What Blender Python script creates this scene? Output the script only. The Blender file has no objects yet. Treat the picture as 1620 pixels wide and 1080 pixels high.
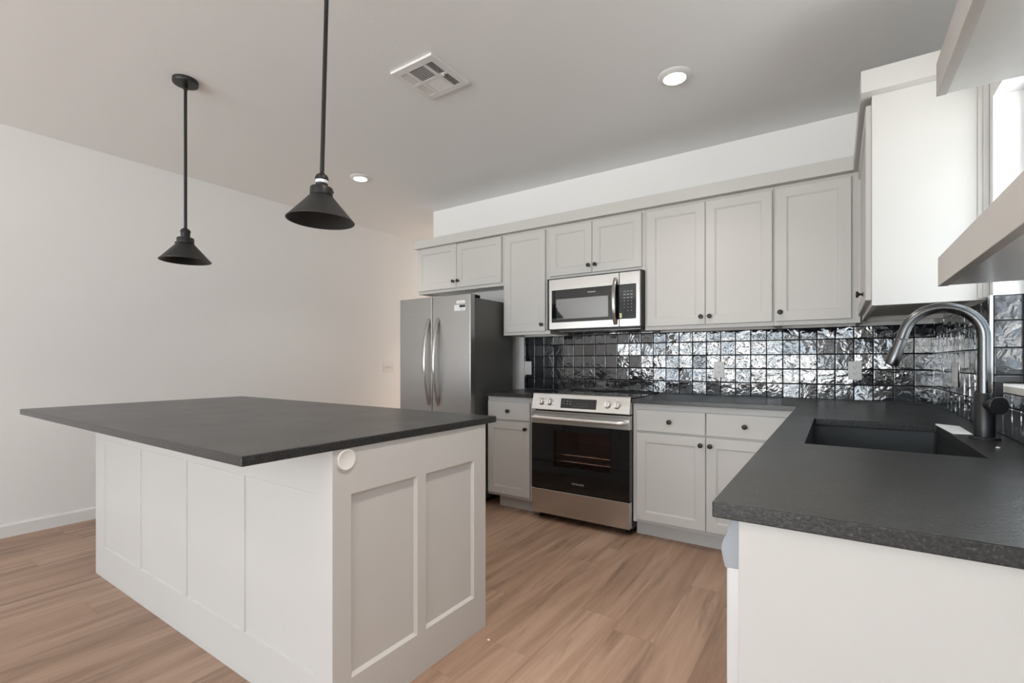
import bpy, bmesh, math, random
from mathutils import Vector, Matrix, noise

random.seed(7)
S = bpy.context.scene
C = S.collection

# ------------------------------------------------------------------ camera
CAMP = (-0.4635, -3.7025, 1.1588)
YAW = 0.5936
F_PX = 761.56
cd = bpy.data.cameras.new('camera')
cam = bpy.data.objects.new('camera', cd)
C.objects.link(cam)
cd.sensor_fit = 'HORIZONTAL'
cd.sensor_width = 36.0
cd.lens = 36.0 * F_PX / 1620.0
cd.shift_y = (571.68 - 540.0) / 1620.0
cd.clip_start = 0.02
cam.location = CAMP
cam.rotation_euler = (math.pi / 2, 0, YAW)
S.camera = cam

# ------------------------------------------------------------------ world, exposure
S.view_settings.view_transform = 'Standard'
S.view_settings.look = 'None'
S.view_settings.gamma = 1.0
S.view_settings.exposure = 0.14
S.view_settings.use_curve_mapping = False
SKY_REAR, SKY_SIDE = 9.0, 2.4
W = bpy.data.worlds.new('sky')
S.world = W
W.use_nodes = True
wn = W.node_tree.nodes
wl = W.node_tree.links
for n in list(wn):
    wn.remove(n)
w_out = wn.new('ShaderNodeOutputWorld')
w_bg = wn.new('ShaderNodeBackground')
w_tc = wn.new('ShaderNodeTexCoord')
w_sep = wn.new('ShaderNodeSeparateXYZ')
w_ramp = wn.new('ShaderNodeValToRGB')
w_map = wn.new('ShaderNodeMapRange')
w_map.inputs['From Min'].default_value = -1.0
wl.new(w_tc.outputs['Generated'], w_sep.inputs[0])
wl.new(w_sep.outputs['Z'], w_map.inputs['Value'])
wl.new(w_map.outputs[0], w_ramp.inputs[0])
wl.new(w_ramp.outputs[0], w_bg.inputs[0])
wl.new(w_bg.outputs[0], w_out.inputs[0])
cr = w_ramp.color_ramp
cr.elements[0].position = 0.0
cr.elements[0].color = (1.85, 1.85, 1.82, 1)
cr.elements[1].position = 1.0
cr.elements[1].color = (0.80, 0.90, 1.0, 1)
for p_, c_ in ((0.485, (1.95, 1.95, 1.92, 1)), (0.515, (0.79, 0.89, 1.0, 1))):
    e_ = cr.elements.new(p_)
    e_.color = c_
# sky strength is lowered towards +x to soften light at the window wall
w_side = wn.new('ShaderNodeMapRange')
w_side.inputs['To Min'].default_value = SKY_REAR
w_side.inputs['To Max'].default_value = SKY_SIDE
wl.new(w_sep.outputs['X'], w_side.inputs['Value'])
wl.new(w_side.outputs[0], w_bg.inputs['Strength'])

CEIL = 2.7184
REAR = -9.00
LEFT = -5.009
LIGHTS = dict(recessed=3.4, aisle=9.5, living=6.0, hall=27.0, recessed_glow=14.0)  # aisle and living feed unseen lamps added as fill


def portal(name, loc, rot, sx, sy):
    l = bpy.data.lights.new(name, 'AREA')
    l.shape = 'RECTANGLE'
    l.size = sx
    l.size_y = sy
    l.cycles.is_portal = True
    o = bpy.data.objects.new(name, l)
    o.location = loc
    o.rotation_euler = rot
    C.objects.link(o)
    return o


# rear glazing (behind the camera) and the window over the sink: sky light portals
WIN_R = (-1.97, -1.305, 1.081, 2.114)          # y0, y1, z0, z1 on wall x = 0
REAR_W = [(-4.62, -3.72), (-3.46, -2.56), (-2.30, -1.40), (-1.26, -0.42)]   # x0, x1 of four windows on wall y = REAR
RZ0, RZ1 = 0.25, 2.30
for x0, x1 in REAR_W:
    portal('skylight_portal', ((x0 + x1) / 2, REAR - 0.2, (RZ0 + RZ1) / 2), (math.pi / 2, 0, 0), x1 - x0, RZ1 - RZ0)
portal('skylight_portal', (0.19, (WIN_R[0] + WIN_R[1]) / 2, (WIN_R[2] + WIN_R[3]) / 2),
       (math.pi / 2, 0, math.pi / 2), WIN_R[1] - WIN_R[0], WIN_R[3] - WIN_R[2])

SIDE_W = (-8.40, -6.60, 0.25, 2.25)            # y0, y1, z0, z1: unseen window added for fill light on wall x = 0, behind the camera
portal('skylight_portal', (0.19, (SIDE_W[0] + SIDE_W[1]) / 2, (SIDE_W[2] + SIDE_W[3]) / 2),
       (math.pi / 2, 0, math.pi / 2), SIDE_W[1] - SIDE_W[0], SIDE_W[3] - SIDE_W[2])

# ------------------------------------------------------------------ materials


def mat(name):
    m = bpy.data.materials.new(name)
    m.use_nodes = True
    return m, m.node_tree.nodes, m.node_tree.links, m.node_tree.nodes['Principled BSDF']


def plain(name, col, rough=0.5, metal=0.0, spec=0.5, bump=0.0, bscale=200.0, vary=0.0, vscale=3.0, coat=0.0, ior=None):
    """painted / metal / plastic surface with a little procedural variation"""
    m, n, l, b = mat(name)
    b.inputs['Base Color'].default_value = (*col, 1)
    b.inputs['Roughness'].default_value = rough
    b.inputs['Metallic'].default_value = metal
    b.inputs['Specular IOR Level'].default_value = spec
    b.inputs['Coat Weight'].default_value = coat
    if ior:
        b.inputs['IOR'].default_value = ior
    tc = n.new('ShaderNodeTexCoord')
    if vary:
        t = n.new('ShaderNodeTexNoise')
        t.inputs['Scale'].default_value = vscale
        t.inputs['Detail'].default_value = 4
        l.new(tc.outputs['Object'], t.inputs['Vector'])
        mx = n.new('ShaderNodeMix')
        mx.data_type = 'RGBA'
        mx.inputs[6].default_value = (*[c * (1 - vary) for c in col], 1)
        mx.inputs[7].default_value = (*[min(1, c * (1 + vary)) for c in col], 1)
        l.new(t.outputs[0], mx.inputs[0])
        l.new(mx.outputs[2], b.inputs['Base Color'])
    if bump:
        t = n.new('ShaderNodeTexNoise')
        t.inputs['Scale'].default_value = bscale
        t.inputs['Detail'].default_value = 3
        l.new(tc.outputs['Object'], t.inputs['Vector'])
        bp = n.new('ShaderNodeBump')
        bp.inputs['Strength'].default_value = bump
        bp.inputs['Distance'].default_value = 0.002
        l.new(t.outputs[0], bp.inputs['Height'])
        l.new(bp.outputs[0], b.inputs['Normal'])
    return m


def brushed(name, col, rough, sx=2.0, sz=400.0, amt=0.06, aniso=0.65):
    """brushed steel: noise stretched along one axis drives roughness and a faint tint"""
    m, n, l, b = mat(name)
    b.inputs['Metallic'].default_value = 1.0
    b.inputs['Anisotropic'].default_value = aniso
    tg = n.new('ShaderNodeTangent')
    tg.direction_type = 'RADIAL'
    tg.axis = 'Z'
    l.new(tg.outputs[0], b.inputs['Tangent'])
    tc = n.new('ShaderNodeTexCoord')
    mp = n.new('ShaderNodeMapping')
    mp.inputs['Scale'].default_value = (sx, sx, sz)
    t = n.new('ShaderNodeTexNoise')
    t.inputs['Scale'].default_value = 1.0
    t.inputs['Detail'].default_value = 3
    l.new(tc.outputs['Object'], mp.inputs[0])
    l.new(mp.outputs[0], t.inputs['Vector'])
    r = n.new('ShaderNodeMapRange')
    r.inputs['To Min'].default_value = rough - amt
    r.inputs['To Max'].default_value = rough + amt
    l.new(t.outputs[0], r.inputs['Value'])
    l.new(r.outputs[0], b.inputs['Roughness'])
    mx = n.new('ShaderNodeMix')
    mx.data_type = 'RGBA'
    mx.inputs[6].default_value = (*[c * 0.95 for c in col], 1)
    mx.inputs[7].default_value = (*[c * 1.04 for c in col], 1)
    l.new(t.outputs[0], mx.inputs[0])
    l.new(mx.outputs[2], b.inputs['Base Color'])
    return m


def emit(name, col, strength):
    m, n, l, b = mat(name)
    b.inputs['Base Color'].default_value = (*col, 1)
    b.inputs['Emission Color'].default_value = (*col, 1)
    b.inputs['Emission Strength'].default_value = strength
    return m


def pane_mat(name, tint, refl=1.5, rough=0.0):
    """thin see-through glass: tinted transparency under a fresnel reflection"""
    m = bpy.data.materials.new(name)
    m.use_nodes = True
    n = m.node_tree.nodes
    l = m.node_tree.links
    for x in list(n):
        n.remove(x)
    o = n.new('ShaderNodeOutputMaterial')
    mix = n.new('ShaderNodeMixShader')
    tr = n.new('ShaderNodeBsdfTransparent')
    tr.inputs[0].default_value = (*tint, 1)
    gl = n.new('ShaderNodeBsdfGlossy')
    gl.inputs['Roughness'].default_value = rough
    fr = n.new('ShaderNodeFresnel')
    fr.inputs['IOR'].default_value = refl
    ge = n.new('ShaderNodeNewGeometry')          # reflect on the entry side only
    sb = n.new('ShaderNodeMath')
    sb.operation = 'SUBTRACT'
    sb.inputs[0].default_value = 1.0
    l.new(ge.outputs['Backfacing'], sb.inputs[1])
    ml = n.new('ShaderNodeMath')
    ml.operation = 'MULTIPLY'
    l.new(fr.outputs[0], ml.inputs[0])
    l.new(sb.outputs[0], ml.inputs[1])
    l.new(ml.outputs[0], mix.inputs[0])
    l.new(tr.outputs[0], mix.inputs[1])
    l.new(gl.outputs[0], mix.inputs[2])
    l.new(mix.outputs[0], o.inputs[0])
    return m


def floor_mat():
    """wood-look vinyl planks running along y: plank grid, per-plank tone, stretched grain, dark streaks"""
    m, n, l, b = mat('wood_plank_floor')
    tc = n.new('ShaderNodeTexCoord')
    sep = n.new('ShaderNodeSeparateXYZ')
    l.new(tc.outputs['Object'], sep.inputs[0])

    def math_(op, a, c=None, d=None):
        q = n.new('ShaderNodeMath')
        q.operation = op
        for i, v in enumerate((a, c, d)):
            if v is None:
                continue
            if isinstance(v, (int, float)):
                q.inputs[i].default_value = v
            else:
                l.new(v, q.inputs[i])
        return q.outputs[0]
    px, py = 0.182, 1.22
    u = math_('DIVIDE', sep.outputs['X'], px)
    iu = math_('FLOOR', u)
    fu = math_('FRACT', u)
    wn_ = n.new('ShaderNodeTexWhiteNoise')
    wn_.noise_dimensions = '1D'
    l.new(iu, wn_.inputs['W'])
    v = math_('ADD', math_('DIVIDE', sep.outputs['Y'], py), math_('MULTIPLY', wn_.outputs['Value'], 3.7))
    iv = math_('FLOOR', v)
    fv = math_('FRACT', v)
    cmb = n.new('ShaderNodeCombineXYZ')
    l.new(iu, cmb.inputs[0])
    l.new(iv, cmb.inputs[1])
    wh = n.new('ShaderNodeTexWhiteNoise')
    wh.noise_dimensions = '3D'
    l.new(cmb.outputs[0], wh.inputs['Vector'])
    # grain coordinates shifted per plank
    off = n.new('ShaderNodeVectorMath')
    off.operation = 'SCALE'
    l.new(wh.outputs['Color'], off.inputs[0])
    off.inputs['Scale'].default_value = 9.0
    add = n.new('ShaderNodeVectorMath')
    add.operation = 'ADD'
    l.new(tc.outputs['Object'], add.inputs[0])
    l.new(off.outputs[0], add.inputs[1])

    def stretched(sx, sy, scale, detail, dist=0.0, rough=0.55):
        mp = n.new('ShaderNodeMapping')
        mp.inputs['Scale'].default_value = (sx, sy, 1)
        l.new(add.outputs[0], mp.inputs[0])
        t = n.new('ShaderNodeTexNoise')
        t.inputs['Scale'].default_value = scale
        t.inputs['Detail'].default_value = detail
        t.inputs['Distortion'].default_value = dist
        t.inputs['Roughness'].default_value = rough
        l.new(mp.outputs[0], t.inputs['Vector'])
        return t.outputs[0]
    g1 = stretched(6, 0.5, 1.5, 7, 1.1)
    g2 = stretched(60, 2.5, 1.5, 4, 0.3)
    g3 = stretched(9, 0.62, 1.3, 7, 1.5, 0.6)
    ramp = n.new('ShaderNodeValToRGB')
    e = ramp.color_ramp
    e.elements[0].position = 0.25
    e.elements[0].color = (0.235, 0.142, 0.093, 1)
    e.elements[1].position = 0.75
    e.elements[1].color = (0.500, 0.345, 0.255, 1)
    mid = e.elements.new(0.5)
    mid.color = (0.375, 0.243, 0.172, 1)
    tone = math_('ADD', math_('MULTIPLY', math_('SUBTRACT', g1, 0.06), 0.88), math_('ADD', math_('MULTIPLY', g2, 0.22),
                                                          math_('MULTIPLY', math_('SUBTRACT', wh.outputs['Value'], 0.5), 0.11)))
    l.new(tone, ramp.inputs[0])
    # dark mineral streaks
    st = n.new('ShaderNodeMapRange')
    st.inputs['From Min'].default_value = 0.535
    st.inputs['From Max'].default_value = 0.70
    l.new(g3, st.inputs['Value'])
    mx = n.new('ShaderNodeMix')
    mx.data_type = 'RGBA'
    l.new(math_('MULTIPLY', st.outputs[0], 0.66), mx.inputs[0])
    l.new(ramp.outputs[0], mx.inputs[6])
    mx.inputs[7].default_value = (0.120, 0.076, 0.057, 1)
    # plank seams
    eu = math_('MINIMUM', fu, math_('SUBTRACT', 1.0, fu))
    ev = math_('MINIMUM', fv, math_('SUBTRACT', 1.0, fv))
    seam = math_('MINIMUM', math_('MULTIPLY', eu, px), math_('MULTIPLY', ev, py))
    sm = n.new('ShaderNodeMapRange')
    sm.inputs['From Min'].default_value = 0.0004
    sm.inputs['From Max'].default_value = 0.0022
    l.new(seam, sm.inputs['Value'])
    mx2 = n.new('ShaderNodeMix')
    mx2.data_type = 'RGBA'
    l.new(math_('ADD', math_('MULTIPLY', sm.outputs[0], 0.30), 0.70), mx2.inputs[0])
    mx2.inputs[6].default_value = (0.06, 0.04, 0.03, 1)
    l.new(mx.outputs[2], mx2.inputs[7])
    l.new(mx2.outputs[2], b.inputs['Base Color'])
    rr = n.new('ShaderNodeMapRange')
    rr.inputs['To Min'].default_value = 0.34
    rr.inputs['To Max'].default_value = 0.50
    l.new(g2, rr.inputs['Value'])
    l.new(rr.outputs[0], b.inputs['Roughness'])
    bp = n.new('ShaderNodeBump')
    bp.inputs['Strength'].default_value = 0.15
    bp.inputs['Distance'].default_value = 0.001
    l.new(math_('ADD', g2, math_('MULTIPLY', sm.outputs[0], 1.0)), bp.inputs['Height'])
    l.new(bp.outputs[0], b.inputs['Normal'])
    return m


def granite_mat():
    """dark leathered granite with fine pale flecks"""
    m, n, l, b = mat('dark_leathered_granite')
    tc = n.new('ShaderNodeTexCoord')
    t = n.new('ShaderNodeTexNoise')
    t.inputs['Scale'].default_value = 190
    t.inputs['Detail'].default_value = 5
    t.inputs['Roughness'].default_value = 0.75
    l.new(tc.outputs['Object'], t.inputs['Vector'])
    r = n.new('ShaderNodeValToRGB')
    e = r.color_ramp
    e.elements[0].position = 0.36
    e.elements[0].color = (0.005, 0.006, 0.007, 1)
    e.elements[1].position = 0.74
    e.elements[1].color = (0.130, 0.137, 0.142, 1)
    k = e.elements.new(0.56)
    k.color = (0.027, 0.026, 0.0245, 1)
    l.new(t.outputs[0], r.inputs[0])
    l.new(r.outputs[0], b.inputs['Base Color'])
    t2 = n.new('ShaderNodeTexNoise')
    t2.inputs['Scale'].default_value = 5
    t2.inputs['Detail'].default_value = 5
    l.new(tc.outputs['Object'], t2.inputs['Vector'])
    rr = n.new('ShaderNodeMapRange')
    rr.inputs['To Min'].default_value = 0.25
    rr.inputs['To Max'].default_value = 0.35
    l.new(t2.outputs[0], rr.inputs['Value'])
    l.new(rr.outputs[0], b.inputs['Roughness'])
    b.inputs['IOR'].default_value = 1.52
    t3 = n.new('ShaderNodeTexNoise')
    t3.inputs['Scale'].default_value = 130
    t3.inputs['Detail'].default_value = 3
    l.new(tc.outputs['Object'], t3.inputs['Vector'])
    bp = n.new('ShaderNodeBump')
    bp.inputs['Strength'].default_value = 0.35
    bp.inputs['Distance'].default_value = 0.0015
    l.new(t3.outputs[0], bp.inputs['Height'])
    l.new(bp.outputs[0], b.inputs['Normal'])
    return m


def tile_mat():
    """black hand-made glazed tile: uneven mirror-like glaze"""
    m, n, l, b = mat('black_glazed_tile')
    tc = n.new('ShaderNodeTexCoord')
    b.inputs['Base Color'].default_value = (0.008, 0.010, 0.014, 1)
    b.inputs['Roughness'].default_value = 0.05
    b.inputs['IOR'].default_value = 1.80
    t = n.new('ShaderNodeTexNoise')
    t.inputs['Scale'].default_value = 19
    t.inputs['Detail'].default_value = 2.6
    t.inputs['Roughness'].default_value = 0.5
    t.inputs['Distortion'].default_value = 0.5
    l.new(tc.outputs['Object'], t.inputs['Vector'])
    t2 = n.new('ShaderNodeTexNoise')
    t2.inputs['Scale'].default_value = 120
    t2.inputs['Detail'].default_value = 2
    l.new(tc.outputs['Object'], t2.inputs['Vector'])
    bp = n.new('ShaderNodeBump')
    bp.inputs['Strength'].default_value = 1.0
    bp.inputs['Distance'].default_value = 0.0027
    l.new(t.outputs[0], bp.inputs['Height'])
    bp2 = n.new('ShaderNodeBump')
    bp2.inputs['Strength'].default_value = 0.22
    bp2.inputs['Distance'].default_value = 0.0006
    l.new(t2.outputs[0], bp2.inputs['Height'])
    l.new(bp.outputs[0], bp2.inputs['Normal'])
    l.new(bp2.outputs[0], b.inputs['Normal'])
    return m


M = {}
M['wall'] = plain('wall_paint', (0.865, 0.862, 0.855), 0.85, spec=0.2, bump=0.12, bscale=90)
M['ceiling'] = plain('ceiling_paint', (0.880, 0.890, 0.890), 0.9, spec=0.15, bump=0.25, bscale=60)
M['cab'] = plain('cabinet_paint', (0.60, 0.59, 0.57), 0.42, spec=0.35, vary=0.012, vscale=4)
M['trim'] = plain('trim_paint', (0.80, 0.80, 0.79), 0.5, spec=0.3)
M['window_paint'] = plain('window_reveal_paint', (0.80, 0.80, 0.80), 0.6, spec=0.3, bump=0.05)
M['floor'] = floor_mat()
M['granite'] = granite_mat()
M['tile'] = tile_mat()
M['grout'] = plain('dark_grout', (0.012, 0.012, 0.014), 0.8, spec=0.2, bump=0.3, bscale=500)
M['tile_edge'] = plain('tile_edge_metal', (0.55, 0.55, 0.56), 0.3, metal=1.0)
M['steel'] = brushed('stainless_steel', (0.60, 0.59, 0.575), 0.24)
M['steel_fridge'] = brushed('fridge_stainless', (0.40, 0.39, 0.38), 0.34, sx=1.5, sz=500, amt=0.04)
M['steel_bright'] = plain('polished_steel', (0.72, 0.71, 0.70), 0.16, metal=1.0)
M['steel_handle'] = brushed('handle_steel', (0.60, 0.585, 0.57), 0.22, sx=200, sz=3, amt=0.05)
M['steel_satin'] = plain('satin_steel', (0.80, 0.79, 0.78), 0.38, metal=1.0)
M['fridge_side'] = plain('fridge_side_enamel', (0.115, 0.115, 0.108), 0.32, bump=0.25, bscale=350)
M['dark_plastic'] = plain('dark_plastic', (0.015, 0.015, 0.016), 0.45)
M['black_glass'] = plain('black_glass', (0.006, 0.006, 0.007), 0.04, spec=0.6)
M['panel_glass'] = plain('control_glass', (0.018, 0.022, 0.026), 0.06, spec=0.6)
M['mesh_window'] = plain('microwave_window_mesh', (0.035, 0.042, 0.048), 0.03, ior=2.7)
M['oven_pane'] = pane_mat('oven_tinted_pane', (0.74, 0.66, 0.62), 1.45, 0.02)
M['enamel'] = plain('oven_enamel', (0.34, 0.25, 0.22), 0.35, vary=0.3, vscale=14)
M['chrome_rack'] = plain('oven_rack_chrome', (0.85, 0.82, 0.78), 0.25, metal=1.0)
M['cooktop'] = plain('ceramic_cooktop', (0.010, 0.010, 0.011), 0.06, spec=0.6)
M['black_metal'] = plain('matte_black_metal', (0.016, 0.016, 0.016), 0.42, spec=0.45, bump=0.08, bscale=400)
M['knob_black'] = plain('oil_rubbed_knob', (0.014, 0.012, 0.011), 0.38)
M['faucet'] = plain('gunmetal_faucet', (0.15, 0.155, 0.16), 0.26, metal=1.0)
M['faucet_dark'] = plain('matte_black_faucet', (0.018, 0.019, 0.021), 0.30)
M['sink'] = plain('black_composite_sink', (0.022, 0.026, 0.028), 0.36, bump=0.2, bscale=600)
M['plate'] = plain('white_plastic_plate', (0.80, 0.79, 0.77), 0.35)
M['slot'] = plain('socket_slot', (0.06, 0.055, 0.05), 0.6)
M['paper'] = plain('white_paper', (0.82, 0.84, 0.86), 0.7)
M['ink'] = plain('printed_ink', (0.03, 0.03, 0.03), 0.6)
M['print_white'] = plain('printed_white', (0.72, 0.73, 0.74), 0.5)
M['print_grey'] = plain('printed_grey', (0.33, 0.34, 0.35), 0.5)
M['sticker_yellow'] = plain('yellow_sticker', (0.70, 0.66, 0.30), 0.6)
M['vent'] = plain('vent_white_enamel', (0.80, 0.80, 0.79), 0.4)
M['vent_dark'] = plain('duct_shade', (0.02, 0.02, 0.02), 0.9)  # near-black stand-in for the shade inside the duct
M['lens'] = emit('recessed_lens', (1.0, 0.93, 0.84), LIGHTS['recessed_glow'])
M['glass'] = pane_mat('window_glass', (0.97, 0.98, 0.98), 1.45, 0.0)
M['dimmed_glass'] = pane_mat('window_glass_dimmed', (0.74, 0.75, 0.75), 1.45, 0.0)  # tint darkened to hold back daylight on the cabinet end and jamb
M['vinyl'] = plain('window_vinyl', (0.80, 0.81, 0.81), 0.35)
M['shelf'] = plain('shelf_paint', (0.55, 0.53, 0.505), 0.40, spec=0.4, vary=0.05, vscale=9)
M['shelf_under'] = plain('shelf_underside_lit_satin', (0.78, 0.80, 0.79), 0.22, spec=0.5, vary=0.10, vscale=6)  # satin paint lightened beyond the front to make up for missing upward light
M['sill'] = plain('sill_paint', (0.78, 0.75, 0.71), 0.4)
M['dw_plastic'] = plain('dishwasher_handle_plastic', (0.36, 0.385, 0.42), 0.35)
M['dw_steel'] = plain('dishwasher_steel', (0.70, 0.70, 0.71), 0.42, metal=0.25)
M['ground'] = plain('patio_concrete', (0.34, 0.33, 0.31), 0.9, vary=0.15, vscale=2)
M['plaster_chip'] = plain('paint_chip', (0.85, 0.84, 0.82), 0.6)

# ------------------------------------------------------------------ mesh helpers


class MB:
    """collects shapes (world coordinates) and builds them as ONE mesh object"""

    def __init__(self):
        self.bm = bmesh.new()

    def box(self, x0, x1, y0, y1, z0, z1, mtx=None):
        vs = [self.bm.verts.new((x, y, z)) for x in (x0, x1) for y in (y0, y1) for z in (z0, z1)]
        for f in ((0, 1, 3, 2), (4, 6, 7, 5), (0, 4, 5, 1), (2, 3, 7, 6), (0, 2, 6, 4), (1, 5, 7, 3)):
            self.bm.faces.new([vs[i] for i in f])
        if mtx:
            for v in vs:
                v.co = mtx @ v.co
        return self

    def rings(self, rings, caps=(True, True), closed=True):
        R = [[self.bm.verts.new(p) for p in r] for r in rings]
        k = len(R[0])
        for a, b in zip(R, R[1:]):
            for i in range(k if closed else k - 1):
                j = (i + 1) % k
                self.bm.faces.new((a[i], a[j], b[j], b[i]))
        if caps[0]:
            self.bm.faces.new(R[0][::-1])
        if caps[1]:
            self.bm.faces.new(R[-1])
        return self

    def lathe(self, prof, mtx, seg=24, caps=(True, True)):
        """prof: (radius, height) pairs along local z"""
        self.rings([[mtx @ Vector((max(r, 1e-5) * math.cos(2 * math.pi * i / seg), max(r, 1e-5) * math.sin(2 * math.pi * i / seg), h))
                     for i in range(seg)] for r, h in prof], caps)
        return self

    def tube(self, pts, rad, seg=14, caps=(True, True), up=(0, 0, 1), sq=None):
        """sweep; rad = number or list; sq=(a,b): elliptical half sizes instead"""
        pts = [Vector(p) for p in pts]
        rings = []
        prev = None
        for i, p in enumerate(pts):
            d = (pts[min(i + 1, len(pts) - 1)] - pts[max(i - 1, 0)]).normalized()
            if prev is None:
                a = d.cross(Vector(up))
                if a.length < 1e-4:
                    a = d.cross(Vector((0, 1, 0)))
                a.normalize()
            else:
                a = (prev - d * prev.dot(d)).normalized()
            prev = a
            b_ = d.cross(a)
            r = rad[i] if isinstance(rad, (list, tuple)) else rad
            ra, rb = (r, r) if sq is None else sq
            rings.append([p + a * (ra * math.cos(2 * math.pi * k / seg)) + b_ * (rb * math.sin(2 * math.pi * k / seg)) for k in range(seg)])
        return self.rings(rings, caps)

    def prism(self, poly, axis, a0, a1):
        """extrude a 2-d polygon along a world axis; poly gives the other two coordinates in xyz order"""
        def p3(p, a):
            return {'x': (a, p[0], p[1]), 'y': (p[0], a, p[1]), 'z': (p[0], p[1], a)}[axis]
        return self.rings([[p3(p, a0) for p in poly], [p3(p, a1) for p in poly]])

    def quad(self, *ps):
        self.bm.faces.new([self.bm.verts.new(p) for p in ps])
        return self

    def build(self, name, material, parent=None, bevel=0.0, smooth=False, seg=2, recalc=True):
        bm = self.bm
        if recalc:
            bmesh.ops.recalc_face_normals(bm, faces=bm.faces)
        org = world_origin(parent) if parent else Vector((0, 0, 0))
        bmesh.ops.translate(bm, verts=bm.verts, vec=-org)
        me = bpy.data.meshes.new(name)
        bm.to_mesh(me)
        bm.free()
        me.materials.append(material)
        if smooth:
            for p in me.polygons:
                p.use_smooth = True
            try:
                me.set_sharp_from_angle(angle=math.radians(38))
            except Exception:
                pass
        o = bpy.data.objects.new(name, me)
        C.objects.link(o)
        if parent:
            o.parent = parent
        if bevel:
            b = o.modifiers.new('bevel', 'BEVEL')
            b.width = bevel
            b.segments = seg
            b.limit_method = 'ANGLE'
            b.angle_limit = math.radians(40)
            b.harden_normals = False
        return o


def world_origin(o):
    v = Vector((0, 0, 0))
    while o:
        v += o.location
        o = o.parent
    return v


def tag(o, label=None, cat=None, group=None, kind=None):
    if label:
        o['label'] = label
    if cat:
        o['category'] = cat
    if group:
        o['group'] = group
    if kind:
        o['kind'] = kind
    return o


def thing(name, label, cat, loc, group=None):
    o = bpy.data.objects.new(name, None)
    C.objects.link(o)
    o.location = loc
    o.empty_display_size = 0.1
    return tag(o, label, cat, group)


def struct(name, mb, m, **k):
    return tag(mb.build(name, m, **k), kind='structure')


def rot_to(axis, loc):
    """matrix whose local z points along the world axis vector"""
    return Matrix.Translation(loc) @ Vector(axis).to_track_quat('Z', 'Y').to_matrix().to_4x4()


def text_part(name, body, size, mtx, m, parent):
    c = bpy.data.curves.new(name, 'FONT')
    c.body = body
    c.size = size
    c.align_x = 'CENTER'
    c.align_y = 'CENTER'
    c.extrude = 0.0003
    tmp = bpy.data.objects.new('text', c)
    C.objects.link(tmp)
    bpy.context.view_layer.update()
    me = bpy.data.meshes.new_from_object(tmp.evaluated_get(bpy.context.evaluated_depsgraph_get()))
    bpy.data.objects.remove(tmp)
    bm = bmesh.new()
    bm.from_mesh(me)
    bmesh.ops.transform(bm, matrix=mtx, verts=bm.verts)
    mb = MB()
    mb.bm.free()
    mb.bm = bm
    return mb.build(name, m, parent, recalc=False)


FACE_BACK = Matrix(((1, 0, 0, 0), (0, 0, -1, 0), (0, 1, 0, 0), (0, 0, 0, 1)))   # text on a face looking to -y

# ------------------------------------------------------------------ the room
T = 0.12
mb = MB()
mb.box(LEFT - T, 0.25, REAR - T, 3.2, -0.10, 0.0)
struct('floor', mb, M['floor'])
mb = MB()
mb.box(LEFT - T, 0.25, REAR - T, 3.2, CEIL, CEIL + 0.10)
struct('ceiling', mb, M['ceiling'])
mb = MB()
mb.box(LEFT - T, LEFT, REAR - T, 3.2, 0.0, CEIL)
struct('wall_left', mb, M['wall'])
BWX = -3.95
mb = MB()
mb.prism([(BWX, 0.0), (0.0, 0.0), (0.0, T), (BWX + T, T), (BWX + T, 3.08), (BWX, 3.08)], 'z', 0.0, CEIL)
struct('wall_back', mb, M['wall'])
mb = MB()
mb.box(LEFT, 0.25, 3.08, 3.2, 0.0, CEIL)
struct('wall_hallway', mb, M['wall'])
# right wall with the deep window opening
y0, y1, z0, z1 = WIN_R
mb = MB()
RW = 0.16
mb.box(0, RW, y1, T, 0, CEIL)
sw0, sw1, sz0, sz1 = SIDE_W
mb.box(0, RW, sw1, y0, 0, CEIL)
mb.box(0, RW, REAR - T, sw0, 0, CEIL)
mb.box(0, RW, sw0, sw1, 0, sz0)
mb.box(0, RW, sw0, sw1, sz1, CEIL)
mb.box(0, RW, y0, y1, 0, z0 - 0.024)
mb.box(0, RW, y0, y1, z1, CEIL)
struct('wall_right', mb, M['wall'])
# rear wall (behind the camera) with four windows
mb = MB()
edges = [LEFT] + [v for w in REAR_W for v in w] + [0.0]
for a, b in zip(edges[0::2], edges[1::2]):
    mb.box(a, b, REAR - T, REAR, 0, CEIL)
for x0, x1 in REAR_W:
    mb.box(x0, x1, REAR - T, REAR, 0, RZ0)
    mb.box(x0, x1, REAR - T, REAR, RZ1, CEIL)
struct('wall_rear', mb, M['wall'])
for i, (x0, x1) in enumerate(REAR_W):
    wd = tag(thing('window_%d' % (i + 3), None, None, ((x0 + x1) / 2, REAR, RZ0)), kind='structure')
    mb = MB()
    a, b = REAR - 0.10, REAR - 0.03
    mb.box(x0, x0 + 0.05, a, b, RZ0, RZ1)
    mb.box(x1 - 0.05, x1, a, b, RZ0, RZ1)
    mb.box(x0 + 0.05, x1 - 0.05, a, b, RZ0, RZ0 + 0.05)
    mb.box(x0 + 0.05, x1 - 0.05, a, b, RZ1 - 0.05, RZ1)
    mb.box(x0 + 0.05, x1 - 0.05, a, b, (RZ0 + RZ1) / 2 - 0.025, (RZ0 + RZ1) / 2 + 0.025)
    mb.build('window_frame', M['vinyl'], wd)
    mb = MB()
    mb.box(x0 + 0.01, x1 - 0.01, REAR - 0.068, REAR - 0.062, RZ0 + 0.01, RZ1 - 0.01)
    mb.build('pane', M['glass'], wd)

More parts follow.
